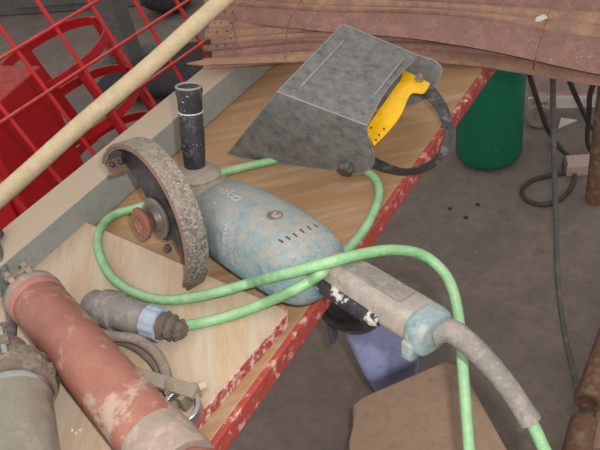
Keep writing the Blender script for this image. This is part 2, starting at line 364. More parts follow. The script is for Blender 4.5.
# ------------------------------------------------------------------ rusty steel strips
XS = (205, 320, 450, 640)
def atz(x, y, z): return at(x, y, z + zoff(x))
def strip_pt(tab, x, f, z):
    i = 0
    while i < 2 and x > XS[i + 1]: i += 1
    t = (x - XS[i]) / (XS[i + 1] - XS[i])
    # smooth interpolation
    g = lambda k: tab[max(0, min(3, k))]
    a, b, c, d = g(i - 1), g(i), g(i + 1), g(i + 2)
    t = max(min(t, 1.4), -.3)
    y = .5 * (2 * b + (c - a) * t + (2 * a - 5 * b + 4 * c - d) * t * t + (3 * b - a - 3 * c + d) * t ** 3) if 0 <= t <= 1 else b + (c - b) * t
    return at(x, y, z + zoff(x))
def zoff(x): return .001 + .078 * (490 - x) / 285
def strip(name_label, xl, top, bot, z0, z1, m, holes=True, xr=690, seed=0):
    rnd = random.Random(seed)
    L0 = strip_pt(bot, xl, 0, z0); L1 = strip_pt(bot, xr, 0, z0)
    xsn = []; x = xl
    n = 100
    rows = [0, .16, .40, .60, .84, 1]
    g = []
    for i in range(n + 1):
        x = xl + (xr - xl) * (i / n) ** 1.7
        a = strip_pt(bot, x, 0, z0); b = strip_pt(top, x, 0, z1)
        col = []
        for k, r in enumerate(rows):
            q = a.lerp(b, r)
            bul = .004 * math.sin(math.pi * r)          # slightly cambered face
            q = q + V((0, -bul * .6, bul))
            if i == 0: q = q + (L1 - L0).normalized() * (.014 * abs(r - .5) * 2 * rnd.random() + .006 * rnd.random())
            col.append(q)
        g.append(col)
    hs = set()
    if holes:
        for c0 in (6, 11, 15): hs.add((c0 + rnd.choice((0, 1)), 2))
        for q_ in range(3): hs.add((q_, 2))
    mb = MB(); K = len(rows)
    nrm = ((g[10][5] - g[10][0]).cross(g[11][0] - g[10][0])).normalized()
    if nrm.dot(CF) < 0: nrm = -nrm
    th = .0035
    front = [q for c in g for q in c]; back = [q + nrm * th for q in front]
    N = len(front); fs = []
    solid = lambda i, k: 0 <= i < n and 0 <= k < K - 1 and (i, k) not in hs
    for i in range(n):
        for k in range(K - 1):
            if not solid(i, k): continue
            a, b, c, d = i * K + k, (i + 1) * K + k, (i + 1) * K + k + 1, i * K + k + 1
            fs += [(a, b, c, d), (N + a, N + d, N + c, N + b)]
            if not solid(i - 1, k): fs.append((a, d, N + d, N + a))
            if not solid(i + 1, k): fs.append((b, N + b, N + c, c))
            if not solid(i, k - 1): fs.append((a, N + a, N + b, b))
            if not solid(i, k + 1): fs.append((d, c, N + c, N + d))
    mb.add(front + back, fs)
    o = mb.build('steel_strip', m, smooth=35)
    return tag(o, name_label, 'steel strip', 'rusty steel strips piled on the bench end')
ST = [
 ('lowest rusty steel strip, lying directly on the bench and channel', 203, (58, 50, 46, 72), (68, 60, 63, 89), .002, .012, 'rust'),
 ('rusty steel strip second from the bottom of the pile', 212, (51, 42, 44, 62), (58.5, 50, 52, 74), .010, .020, 'rust2'),
 ('rusty steel strip third from the bottom of the pile', 203, (45, 37, 37, 52), (50.5, 42, 44, 62), .018, .026, 'rust2'),
 ('rusty steel strip fourth from the bottom, its notched end just below the orange-brown one', 211, (38.5, 31, 31, 46), (44.5, 37, 38, 52), .024, .031, 'rust'),
 ('rusty steel strip fifth from the bottom, orange-brown notched end', 205, (29, 24, 28, 42), (38.5, 31.5, 34, 48), .028, .038, 'rust'),
 ('rusty steel strip sixth from the bottom, midway up the pile', 209, (20, 18, 20, 34), (29, 27, 30, 44), .034, .044, 'rust'),
 ('broad rusty steel strip crossing over the lower ones down to the right', 213, (5, 12, 16.5, 42), (20, 31, 44, 80), .042, .066, 'rust2'),
 ('narrow rusty steel strip just above the broad one', 204, (-1, 5.5, 10.5, 27), (5.5, 12.5, 17, 43), .058, .070, 'rust'),
 ('rusty steel strip second from the top of the pile', 218, (-8, -3, 3, 13), (-1, 6, 11, 28), .062, .074, 'rust'),
 ('topmost rusty steel strip, cut off by the upper picture edge', 222, (-18, -12, -7, 0), (-8, -2, 3, 14), .066, .080, 'rust2'),
]
for i, (lab, xl, tp, bt, z0, z1, m) in enumerate(ST): strip(lab, xl, tp, bt, z0, z1, M[m], seed=i)
# a thin pointed strip poking out at the left
a, b = atz(187, 64, .012), atz(330, 57, .016)
w = V((0, .006, .004)); dd = (b - a).normalized()
mb = MB().loft([[a, a + w * .3, a + w * .3 + V((0, .002, -.003)), a + V((0, .002, -.003))], [a + dd * .03 - w * .5, a + dd * .03 + w, a + dd * .03 + w + V((0, .002, -.003)), a + dd * .03 - w * .5 + V((0, .002, -.003))],
                [b - w, b + w, b + w + V((0, .002, -.003)), b - w + V((0, .002, -.003))]])
tag(mb.build('steel_strip', M['rust']), 'thin pointed rusty strip poking out furthest left of the pile', 'steel strip', 'rusty steel strips piled on the bench end')
# tie wires round the pile
def wire(pts, lab):
    tag(MB().tube(cr(pts, 6), .0011, 6).build('tie_wire', M['flange']), lab, 'wire')
wire([atz(285, 62, .002), atz(285, 57, .018), atz(286, 45, .033), atz(287, 33, .044), atz(290, 20, .066), atz(297, 8, .074), atz(305, -6, .084)], 'thin rusty tie wire round the strips above the mask')
wire([atz(533, 70, .006), atz(536, 57, .068), atz(541, 38, .068), atz(546, 22, .076), atz(550, 10, .08), atz(556, -6, .088)], 'thin rusty tie wire round the strips above the hoses')
wire([atz(235, 66, .003), atz(234, 50, .024), atz(236, 38, .036), atz(233, 24, .046), atz(236, 12, .066)], 'thin rusty tie wire near the notched ends of the strips')
a = atz(540, 18, .082)
tag(MB().add([a + V((-.010, -.004, 0)), a + V((-.003, -.008, 0)), a + V((.013, -.002, .001)), a + V((.010, .010, .001)), a + V((-.004, .006, 0)),
              a + V((-.010, -.004, -.003)), a + V((-.003, -.008, -.003)), a + V((.013, -.002, -.003)), a + V((.010, .010, -.003)), a + V((-.004, .006, -.003))],
             [(0, 1, 2, 3, 4), (9, 8, 7, 6, 5), (0, 5, 6, 1), (1, 6, 7, 2), (2, 7, 8, 3), (3, 8, 9, 4), (4, 9, 5, 0)]).build('paint_flake', M['white']), 'small white flake lying on the rusty strips', 'flake')

# ------------------------------------------------------------------ welding mask
mask = thing('welding_mask', B(.8, -.5, 0), 'dusty black welding mask with yellow headgear lying on the bench', 'welding mask')
F1, F2 = at(277, 92, .165), at(367, 126, .115)
T1, T2 = at(343, 24, .165), at(420, 56, .115)
nrm = (F2 - F1).cross(T1 - F1).normalized()
if nrm.z < 0: nrm = -nrm
wdir = ((T1 - F1) + (T2 - F2)).normalized()
th = .0022
def shell(pts, ex, name, m, par, bevel=.0006): return MB().prism(pts, ex).build(name, m, par, bevel=bevel)
# face plate with a gently concave right edge and rounded corners
edge = []
for k in range(9):
    t = k / 8; q = F2.lerp(T2, t); edge.append(q + (F1 - F2).normalized() * (.010 * math.sin(math.pi * t)))
top_poly = [F1] + edge + [T1]
face = shell(top_poly, -nrm * th, 'face_plate', M['mask'], mask)
# pressed ribs, rivets, folded seam
def onface(s, t): return F1.lerp(F2, s).lerp(T1.lerp(T2, s), t)
for s_, t0, t1 in ((.16, .14, .80), (.86, .34, .90)):
    tag(MB().tube([onface(s_, t0) + nrm * .0006, onface(s_, t0 + .02) + nrm * .001, onface(s_, t1 - .02) + nrm * .001, onface(s_, t1) + nrm * .0006], [.0010, .0019, .0019, .0010], 8).build('pressed_rib', M['maskedge'], mask))
for s_ in (.13, .38, .63, .88):
    MB().lathe(onface(s_, .07), nrm, [(0, .0042), (.0012, .0040), (.002, .002)], 14).build('rivet', M['mask'], mask)
MB().tube([F1 + nrm * .001, F2 + nrm * .001], .0013, 10).build('fold_seam', M['maskedge'], mask)
rim = [T1, *edge[::-1]]
MB().tube(rim, .0009, 8).build('rim_edge', M['maskedge'], mask)
MB().tube([F1, F1.lerp(T1, .5), T1], .0011, 8).build('rim_edge', M['maskedge'], mask)
MB().tube([T1, T2], .0009, 8).build('rim_edge', M['maskedge'], mask)
# near side
S1, S2, S3 = at(227, 154, .006), at(236, 166, .001), at(264, 164, .001)
lob = [at(300, 168, .002), at(341, 172, .003), at(357, 178, .004), at(368, 171, .020), at(375, 158, .042), at(374, 144, .070), at(369, 133, .095)]
side_poly = [F1, S1, S2, S3] + cr(lob, 4) + [F2]
sn = (F2 - F1).cross(S1 - F1).normalized()
if sn.dot(CF) > 0: sn = -sn
# put the side in one plane
pl = lambda q: q
side_poly = [q - sn * ((q - F1).dot(sn)) * .85 for q in side_poly]
shell(side_poly, -sn * th, 'side_panel', M['mask'], mask)
MB().tube(side_poly[1:], .0008, 8).build('rim_edge', M['maskedge'], mask)
MB().tube([side_poly[0], side_poly[1]], .0009, 8).build('rim_edge', M['maskedge'], mask)
# far side: the mirror image of the near one across the middle of the face
far = [T1, T1 - Z * .155 + VB * .01] + cr([at(400, 105, .004), at(425, 98, .035), at(433, 88, .070), at(438, 79, .090), at(438, 70, .102), at(431, 61, .111)], 4) + [T2]
fn = (T2 - T1).cross(Z).normalized()
far = [q - fn * ((q - T1).dot(fn)) * .8 for q in far]
shell(far, wdir * th, 'side_panel', M['mask'], mask)
MB().tube(far[2:], .0010, 8).build('rim_edge', M['maskedge'], mask)
# knob on the near lobe
kc = onplane(348, 164, F1.lerp(side_poly[6], .9), sn) + sn * .003
kn = MB(); rings = []
ka = sn.orthogonal().normalized(); kb = sn.cross(ka)
for hh, r0 in ((0, .010), (.004, .0135), (.012, .0135), (.015, .010)):
    rings.append([kc + sn * hh + (ka * math.cos(2 * math.pi * j / 40) + kb * math.sin(2 * math.pi * j / 40)) * (r0 * (1 - .16 * (.5 + .5 * math.cos(6 * 2 * math.pi * j / 40)))) for j in range(40)])
kn.loft(rings).build('adjusting_knob', M['band'], mask)
# yellow band between the two pivots
yA0, yA1 = at(409, 70, .098), at(429, 86, .092)
yB0, yB1 = at(366, 134, .080), at(371, 146, .070)
yl = [at(403, 70, .101), at(401, 80, .101), at(395, 88, .101), at(382.6, 105.6, .099), at(372, 121, .090), at(365.7, 131, .083)]
yr = [at(430, 84, .095), at(424, 93, .095), at(411, 94, .096), at(401, 115, .092), at(388, 132, .083), at(374, 146, .075)]
ypath = [(a + b) / 2 for a, b in zip(yl, yr)]; ew = [(b - a) / 2 for a, b in zip(yl, yr)]
path_s = cr(ypath, 6); ws = cr(ew, 6)
yb = MB().ribbon(path_s, ws, .0012).build('brow_band', M['yellow'], mask); tag(yb, 'bright yellow plastic band')
# holes of the yellow band (small dark studs) and its pivot bolt
c_ = at(419, 79, .101)
MB().lathe(c_, nrm, [(0, .0075), (.003, .007), (.003, .0045), (.008, .004), (.009, .0025)], 18).build('pivot_bolt', M['steel'], mask)
for x, y in ((371, 128), (379, 135), (384, 129), (376, 140)):
    MB().lathe(at(x, y, .0865), nrm, [(0, .0017), (.0012, .0015)], 10).build('stud', M['inner'], mask)
# black headband loop
ho = [at(434, 87, .090), at(443, 99, .084), at(450, 112, .076), at(453.5, 133, .058), at(448, 152, .038), at(431, 169, .018), at(406, 175, .008), at(384, 172, .008), at(372, 168, .012)]
hi_ = [at(421, 93, .090), at(430, 102, .084), at(436, 110, .078), at(444, 129, .064), at(442, 144, .050), at(431, 160, .036), at(406, 169, .025), at(384, 162, .025), at(374, 156, .028)]
hb = [(a + b) / 2 for a, b in zip(ho, hi_)]; hbw = [(b - a) / 2 for a, b in zip(ho, hi_)]
hbw2 = [hbw[0]]
for w in hbw[1:]:
    hbw2.append(w if w.dot(hbw2[-1]) > 0 else -w)
b_ = MB().ribbon(cr(hb, 6), cr(hbw2, 6), .0014).build('headband', M['bandblack'], mask); tag(b_, 'black adjustable headband loop')
for x, y, z in ((441, 106, .080), (449, 128, .064)):
    MB().lathe(at(x, y, z), (at(x, y, z) - at(400, 125, .04)).normalized() * .5 + V((0, -.3, .6)), [(0, .004), (.003, .0035)], 14).build('stud', M['black'], mask)

# ------------------------------------------------------------------ angle grinder
GR = Matrix(((.5755, .8005, .1673), (-.8165, .5511, .1720), (.0454, -.2356, .9708))); GT = V((-.1328, .8038, .0599 + ZB))
def G(x, y, z): return GT + GR @ V((x, y, z))
E1, E2, E3 = GR.col[0].copy(), GR.col[1].copy(), GR.col[2].copy()
gr = thing('angle_grinder', V((GT.x, GT.y, ZB)), 'large teal angle grinder without a disc, caked in dust, lying across the bench', 'angle grinder')
def sec(x, cy, cz, ry, rz, k=2.4, n=36):       # superellipse section
    out = []
    for j in range(n):
        a = 2 * math.pi * j / n; ca, sa_ = math.cos(a), math.sin(a)
        out.append(G(x, cy + ry * math.copysign(abs(ca) ** (2 / k), ca), cz + rz * math.copysign(abs(sa_) ** (2 / k), sa_)))
    return out
def smooth_secs(tab, k=2.4, m=5):
    cols = list(zip(*tab)); vs = [V((t[0], t[1], t[2])) for t in tab]; ws = [V((t[3], t[4], 0)) for t in tab]
    a = cr(vs, m); b = cr(ws, m)
    return [sec(p.x, p.y, p.z, w.x, w.y, k) for p, w in zip(a, b)]
MZ = -.004
MB().loft(smooth_secs([(-.050, 0, 0, .016, .020), (-.044, 0, 0, .030, .032), (-.020, 0, 0, .040, .042), (.01, 0, 0, .044, .044), (.036, 0, -.002, .045, .045), (.05, 0, -.003, .046, .046)], 2.6)).build('gear_housing', M['gear'], gr, smooth=60)
motor = MB().loft(smooth_secs([(.046, 0, MZ, .048, .048), (.062, 0, MZ, .051, .052), (.09, 0, MZ, .0535, .055), (.14, 0, MZ, .054, .056), (.18, 0, MZ, .053, .055), (.215, 0, MZ, .052, .053), (.238, 0, MZ, .048, .048), (.252, 0, MZ, .042, .040), (.262, 0, MZ, .030, .028)], 2.5)).build('motor_housing', M['teal'], gr, smooth=60)
# bearing boss, guard collar, spindle
MB().lathe(G(0, -.030, 0), -E2, [(0, .040), (.020, .036), (.034, .031), (.040, .028)], 36).build('bearing_boss', M['gear'], gr)
MB().lathe(G(0, -.060, 0), -E2, [(0, .032), (.0, .036), (.012, .036), (.012, .030)], 40).build('guard_clamp', M['guardin'], gr)
YB, YF, RG = -.073, -.0975, .1134
def gp(a, r, y): return G(r * math.cos(a), y, r * math.sin(a))
A0, A1 = R_(-40), R_(146)
n = 56; A = [A0 + (A1 - A0) * i / n for i in range(n + 1)]
pm = MB(); rings = []
for a in A: rings.append([gp(a, .030, YB), gp(a, .055, YB + .001), gp(a, .085, YB + .002), gp(a, RG - .001, YB), gp(a, RG - .001, YB + .0025), gp(a, .030, YB + .0025)])
pm.loft(rings)
pl_ = pm.build('guard_plate', M['guardin'], gr, smooth=50); tag(pl_, 'dark steel back plate of the wheel guard')
rm = MB(); rings = []
for i, a in enumerate(A):
    fy = YF
    t = i / n
    if t < .06: fy = YF + (YB - YF) * (1 - t / .06) * .35      # the rim tapers at its lower end
    rings.append([gp(a, RG - .003, YB + .004), gp(a, RG - .003, fy), gp(a, RG - .007, fy - .001), gp(a, RG - .007, fy - .003), gp(a, RG + .0012, fy - .003), gp(a, RG + .0012, YB + .004)])
rm.loft(rings)
rw = rm.build('guard_rim', M['guard'], gr, smooth=50); tag(rw, 'dust-caked outer rim of the wheel guard')
tag(MB().tube([gp(a, RG - .003, YF - .003) for a in A[3:]], .0022, 8).build('rim_lip', M['rustlip'], gr))
# folded end of the guard at the top left
MB().box(gp(A1, RG - .014, (YB + YF) / 2 - .001), (gp(A1, RG, 0) - gp(A1, RG - .014, 0)), E2 * .014, (gp(A1 + .02, RG, 0) - gp(A1, RG, 0)).normalized() * .0015).build('guard_end_tab', M['rustlip'], gr, bevel=.001)
for yy in (-.078, -.092):
    MB().lathe(gp(A1 - .03, RG - .012, yy), (gp(A1 - 1.5, RG, 0) - gp(A1, RG, 0)).normalized(), [(0, .004), (.004, .004), (.005, .002)], 10).build('bolt', M['black'], gr)
MB().lathe(gp(R_(-60), .045, YB - .001), -E2, [(0, .006), (.006, .006), (.007, .004)], 6).build('clamp_screw', M['guardin'], gr)
MB().lathe(G(0, -.070, 0), -E2, [(0, .0085), (.028, .0085), (.030, .006)], 24).build('spindle', M['flange'], gr)
tag(MB().lathe(G(0, -.0735, 0), -E2, [(0, .012), (0, .0285), (.002, .030), (.005, .030), (.006, .028), (.006, .020), (.014, .0185), (.014, .012)], 48).build('inner_flange', M['steel'], gr), 'bright-rimmed inner flange')
tag(MB().lathe(G(0, -.088, 0), -E2, [(0, .010), (.004, .0125), (.007, .014), (.009, .0215), (.011, .0235), (.0145, .0235), (.016, .0220), (.0165, .013), (.0145, .0115), (.0145, .008), (.013, .006), (.010, .003)], 40).build('lock_nut', M['flange'], gr), 'rusty outer lock nut')
# side handle
hb0 = .036
tag(MB().lathe(G(-.004, -.004, hb0), E3, [(0, .020), (.002, .034), (.008, .037), (.012, .034), (.016, .022), (.02, .016)], 40, jit=.0006).build('handle_flange', M['gear'], gr), 'dust-caked round flange')
hd = (G(-.006, 0, .1667) - G(-.004, -.004, hb0)).normalized()
grip = MB().lathe(G(-.004, -.004, hb0 + .016), hd, [(0, .0145), (.006, .0152), (.030, .0164), (.055, .0170), (.075, .0165), (.082, .0165), (.083, .0158), (.0855, .0158), (.0865, .0166), (.105, .0170), (.110, .0182), (.115, .0187), (.119, .0182), (.119, .0145), (.117, .012)], 40).build('side_handle', M['grip'], gr)
tag(grip, 'black side handle dusted white')
MB().lathe(G(-.004, -.004, hb0 + .016) + hd * .0832, hd, [(0, .0168), (.001, .0175), (.0016, .0168)], 40).build('white_ring', M['white'], grip)
MB().lathe(G(-.004, -.004, hb0 + .016) + hd * .1185, hd, [(0, .0183), (.0012, .0184), (.0022, .0170), (.001, .0150), (0, .0145)], 40, cap=False).build('cap_rim', M['maskedge'], grip)
# motor details: brush cap, vents, label, lettering, seam band
dg = bpy.context.evaluated_depsgraph_get()
def bvh_of(o, org):
    me = o.data; return BVHTree.FromPolygons([v.co + org for v in me.vertices], [tuple(p.vertices) for p in me.polygons])
gb = bvh_of(motor, ORG[gr.name])
def hit(x, y, b=gb):
    h = b.ray_cast(CO, ray(x, y).normalized()); return h[0], h[1]
hp, hn_ = hit(275, 215)
if hp:
    tag(MB().lathe(hp - hn_ * .001, hn_, [(0, .0105), (.0012, .0105), (.0016, .0085), (.001, .008), (.001, .002)], 28).build('brush_cap', M['rustlip'], gr), 'brown round brush cap')
for row, (ac, x0, cnt, ln, st) in enumerate(()):
    for k in range(cnt):
        if row == 0: a_ = R_(ac + 10); xx = x0 + k * st; dirx = False
        else: a_ = R_(ac + 180 - 2 * ac) + R_(14) * k if False else R_(180 - ac) - R_(11) * (k - cnt / 2); xx = x0; dirx = True
        # point on the housing on the viewer's side
        o0 = G(xx, 0, MZ); dd_ = (E2 * math.cos(a_) + E3 * math.sin(a_))
        h = gb.ray_cast(o0 + dd_ * .2, -dd_)
        if not h[0]: continue
        tdir = E1 if dirx else dd_.cross(E1).normalized()
        n0 = h[1]; sd = n0.cross(tdir).normalized()
        tdir = sd.cross(n0)
        MB().box(h[0] + n0 * .0001, tdir * ln * .5, sd * .0016, n0 * .0007).build('vent_slot', M['inner'], gr, bevel=.0008)
for x, y, ln, wd in ((281, 241, .008, .0012), (288, 238, .008, .0012), (295, 235, .008, .0012), (302, 231, .008, .0012), (309, 228, .008, .0012), (316, 226, .007, .0012),
                     (304, 256, .016, .0017), (311, 251, .016, .0017), (318, 246, .016, .0017), (325, 243, .012, .0015), (298, 262, .014, .0017), (292, 268, .012, .0015), (302, 293, .010, .0017), (296, 296, .010, .0017)):
    p0, n0 = hit(x, y)
    if not p0: continue
    sd = n0.cross(E1).normalized(); td = sd.cross(n0)
    MB().box(p0, td * ln * .5, sd * wd, n0 * .0006).build('vent_slot', M['inner'] if ln < .01 else M['tealcap'], gr, bevel=.0006)
# label patch wrapped on the near side
def patch(x0, x1, a0, a1, off, nx=8, na=10):
    g = []
    for i in range(nx + 1):
        for j in range(na + 1):
            xx = x0 + (x1 - x0) * i / nx; a = a0 + (a1 - a0) * j / na; dd_ = E2 * math.cos(a) + E3 * math.sin(a)
            h = gb.ray_cast(G(xx, 0, MZ) + dd_ * .2, -dd_); g.append(h[0] + h[1] * off)
    fs = [(i * (na + 1) + j, (i + 1) * (na + 1) + j, (i + 1) * (na + 1) + j + 1, i * (na + 1) + j + 1) for i in range(nx) for j in range(na)]
    mb = MB().add(g, fs)
    return mb
lb = patch(.116, .150, R_(138), R_(196), .0006).build('label_plate', M['label'], gr); tag(lb, 'faded pale label')
def text_on(s, size, x0, a0, along, name, m, par, rot=0):
    cu = bpy.data.curves.new('t', 'FONT'); cu.body = s; cu.size = size; cu.resolution_u = 3; cu.shear = .25; cu.offset = size * .012
    to = bpy.data.objects.new('t', cu); COL.objects.link(to); bpy.context.view_layer.update()
    me = bpy.data.meshes.new_from_object(to.evaluated_get(bpy.context.evaluated_depsgraph_get()))
    bpy.data.objects.remove(to); bm = bmesh.new(); bm.from_mesh(me)
    bmesh.ops.subdivide_edges(bm, edges=bm.edges, cuts=1)
    R = .055; vs = []
    for v in bm.verts:
        tx, ty = v.co.x, v.co.y
        if along: xx, a = x0 + tx, a0 - ty / R      # reads towards the tail
        else: xx, a = x0 + ty, a0 + tx / R          # reads round the barrel
        dd_ = E2 * math.cos(a) + E3 * math.sin(a)
        h = gb.ray_cast(G(xx, 0, MZ) + dd_ * .2, -dd_); vs.append((h[0] + h[1] * .0011) if h[0] else G(xx, 0, 0))
    fs = [tuple(v.index for v in f.verts) for f in bm.faces]; bm.free()
    return MB().add(vs, fs).build(name, m, par)
text_on('makita', .021, .062, R_(112), True, 'lettering', M['print'], gr)
text_on('makita', .016, .126, R_(142), False, 'lettering', M['print'], lb)
# rear handle with trigger and cap
hl = [(.235, .004, .004, .018, .016), (.255, .005, .006, .021, .018), (.285, .006, .009, .0235, .019), (.32, .006, .008, .025, .020), (.36, .006, .006, .025, .020), (.405, .006, .005, .025, .020), (.415, .006, .005, .024, .020)]
hdl = MB().loft(smooth_secs(hl, 3.6)).build('rear_handle', M['handle'], gr, smooth=50)
MB().loft(smooth_secs([(.405, .004, .004, .0265, .0215), (.410, .003, .003, .0285, .0235), (.420, .003, .002, .0285, .0235), (.428, .003, .002, .0255, .021), (.430, .003, .002, .018, .016)], 3.2)).build('end_cap', M['tealcap'], gr, smooth=50)
MB().box(G(.413, -.021, -.013), E1 * .008, E2 * .007, E3 * .012).build('cap_hook', M['tealcap'], gr, bevel=.004)
tr = MB().loft(smooth_secs([(.250, -.012, -.001, .005, .007), (.262, -.0155, -.003, .0065, .009), (.300, -.0175, -.004, .0070, .010), (.345, -.0185, -.006, .0065, .010), (.366, -.018, -.005, .004, .007)], 2.6)).build('trigger', M['trigger'], gr, smooth=50)
tag(tr, 'black trigger lever smeared with white dust')
MB().box(G(.34, .006, .0275), E1 * .045, E2 * .013, E3 * .0012).build('handle_inlay', M['relief'], gr, bevel=.001)
# rubber cord guard
ce = G(.422, .002, .001)
hb_ = bvh_of(hdl, ORG[gr.name])
dE = (ce - CO).dot(CF)
cg = cr([ce, dp(448, 330, dE - .001), dp(467, 342, dE - .003), dp(490, 365, dE - .005), dp(511, 391, dE - .008), dp(531, 422, dE - .012)], 8)
m_ = len(cg)
rl = [.0142 - .0030 * min(1, i / (m_ * .75)) for i in range(m_)]
rl[-1] = .0122; rl[-2] = .0122; rl[-3] = .0115
tag(MB().tube(cg, rl, 24).build('cord_guard', M['relief'], gr), 'long dusty grey rubber cord guard')
# power cord (one cable, from the guard round to the plug)
rc = .0068
def surf(x, y, off=rc):
    h, nn_ = hit(x, y)
    return h + nn_ * off if h else None
dT = dE - .012
sheetz = .018 + rc
ptsA = [dp(528, 416, dT), dp(540, 440, dT), dp(552, 475, dT), dp(550, 540, dT), dp(510, 575, dT), dp(478, 540, dT + .02),
        dp(471, 470, dT + .05), dp(467, 420, dT + .07), dp(463, 370, dT + .09), dp(459, 320, dT + .12), dp(452, 288, dT + .13), dp(440, 268, dT + .14), dp(420, 254, dT + .14),
        dp(392, 250, dT + .115)]
def over(x, y, ex): 
    c_ = [h for h in (hit(x, y), hit(x, y, hb_)) if h[0]]
    if not c_: return None
    h = min(c_, key=lambda h: (h[0] - CO).length); return h[0] + (CO - h[0]).normalized() * (rc + ex)
for x, y, ex, dflt in ((362, 254, .004, .1), (330, 262, .014, .10), (300, 270, .006, .1), (272, 277, .002, .08), (250, 283, .001, .06)):
    q = over(x, y, ex); ptsA.append(q if q else at(x, y, dflt))
ptsA += [at(222, 291, .046), at(195, 297, .030), at(165, 300, sheetz), at(135, 293, sheetz), at(112, 277, sheetz), at(100, 255, sheetz), at(98, 236, sheetz), at(106, 221, .014), at(118, 213, rc), at(140, 207, rc),
         at(180, 194, rc), at(215, 176, rc), at(240, 168, rc), at(262, 163, rc), at(300, 156, rc), at(335, 159, rc), at(362, 169, rc), at(376, 180, rc), at(379, 196, rc), at(372, 216, rc), at(361, 234, rc), at(348, 249, .012)]
q1 = over(328, 268, -.002)
ptsA += [at(338, 259, .03)]
for x, y, ex, dflt in ((324, 271, 0, .06), (310, 281, .0, .05), (294, 290, .001, .045), (279, 297, .001, .04)):
    q = over(x, y, ex); ptsA.append(q if q else at(x, y, dflt))
ptsA += [at(262, 304, .036), at(232, 315, sheetz), at(205, 322, sheetz), at(184, 326, .024), at(170, 328, .028)]
cord = MB().tube(cr(ptsA, 10), rc, 14).build('power_cord', M['green'], gr, smooth=60); tag(cord, 'bright green power cord')
# plug at its end
pA, pB = at(172, 328, .040), at(90, 304, .040)
pd = (pB - pA).normalized(); L = (pB - pA).length
plg = MB().lathe(pA + pd * L * .22, pd, [(0, .019), (L * .10, .019), (L * .13, .0215), (L * .40, .0225), (L * .42, .026), (L * .50, .0262), (L * .52, .0235), (L * .56, .0262), (L * .60, .0255), (L * .61, .021), (L * .74, .0205), (L * .77, .018), (L * .77, .008)], 36, jit=.0003).build('plug', M['plug'], gr)
tag(plg, 'dust-caked industrial plug')
colr = MB()
rings = []
a1 = pd.orthogonal().normalized(); b1 = pd.cross(a1)
for h, r in ((.10, .0175), (.105, .0215), (.27, .0222), (.275, .020)):
    rings.append([pA + pd * L * h + (a1 * math.cos(2 * math.pi * j / 60) + b1 * math.sin(2 * math.pi * j / 60)) * (r + (.0006 if j % 5 < 3 else -.0004)) for j in range(60)])
tag(colr.loft(rings).build('plug_collar', M['collar'], plg), 'pale blue ribbed collar')
MB().lathe(pA - pd * .018, pd, [(0, .009), (.006, .013), (.012, .010), (.018, .0165), (.024, .013), (.030, .019), (.036, .0165)], 22, jit=.0022).build('torn_boot', M['boot'], plg, smooth=30)

# ------------------------------------------------------------------ red tube tool lying on the board
zr = .018 + .0395
a, b = at(39, 303, zr), at(160, 446, zr)
ax = (b - a).normalized(); L = (b - a).length
rt = thing('red_tube', (a + b) / 2 - Z * .0395, 'thick red painted metal tube with grey end collars lying on the plywood board', 'tube')
MB().lathe(a, ax, [(0, .031), (0, .0345), (.004, .0355), (L, .0355), (L + .002, .0345)], 56).build('tube_body', M['pipe'], rt)
tag(MB().lathe(a - ax * .006, ax, [(0, .032), (-.002, .0368), (.006, .0373), (.012, .0366)], 48).build('end_lip', M['lip'], rt), 'pink end lip')
tag(MB().lathe(a - ax * .040, ax, [(0, .010), (0, .020), (.003, .028), (.010, .032), (.016, .0365), (.026, .0380), (.030, .0365), (.034, .035)], 40, jit=.0004).build('end_collar', M['collar2'], rt), 'grey dusty end collar')
up_ = (Z - ax * ax.dot(Z)).normalized(); si = ax.cross(up_)
for s_ in (-1, 1): MB().box(a - ax * .030 + up_ * .034 + si * .012 * s_, ax * .012, si * .004, up_ * .006).build('lug', M['collar2'], rt, bevel=.002)
MB().lathe(a - ax * .028 + up_ * .037 - si * .018, si, [(0, .004), (.036, .004)], 12).build('pin', M['grime'], rt)
tag(MB().lathe(b - ax * .012, ax, [(0, .0365), (.001, .0385), (.050, .0390), (.054, .0375), (.054, .032)], 48, jit=.0003).build('cement_collar', M['collar2'], rt), 'grey dusty lower collar')
MB().lathe(b + ax * .042, ax, [(0, .030), (.01, .0362), (.13, .0362), (.13, .030)], 48).build('tube_end', M['pipe'], rt)
# dusty grey steel tube at the lower left
zt = .018 + .0525
a, b = at(11, 402, zt), at(21, 520, zt)
ax = (b - a).normalized(); L = (b - a).length
gt = thing('grey_tube', (a + b) / 2 - Z * .045, 'dirty zinc steel tube with a silver rim in the lower left corner', 'tube')
MB().lathe(a, ax, [(0, .043), (0.002, .0435), (L, .0435), (L, .040)], 56).build('tube_body', M['tube'], gt)
tag(MB().lathe(a - ax * .004, ax, [(0, .042), (-.001, .0452), (.005, .0458), (.008, .0440)], 56).build('silver_rim', M['chrome'], gt), 'silver rim')
# greasy ribbed adjusting ring with teeth
rings = []
a1 = ax.orthogonal().normalized(); b1 = ax.cross(a1)
for h, r, tooth in ((-.006, .044, 0), (-.007, .050, .3), (-.018, .0505, 1), (-.024, .0505, 1), (-.025, .0455, .2), (-.046, .044, .6), (-.048, .038, 0), (-.058, .030, 0)):
    rings.append([a + ax * h + (a1 * math.cos(2 * math.pi * j / 96) + b1 * math.sin(2 * math.pi * j / 96)) * (r + (.0028 * tooth if (j // 4) % 2 else 0) + random.uniform(-.0004, .0004)) for j in range(96)])
tag(MB().loft(rings).build('ribbed_ring', M['grime'], gt, smooth=30), 'greasy brown ribbed ring')
up_ = (Z - ax * ax.dot(Z)).normalized(); si = ax.cross(up_)
if si.x < 0: si = -si
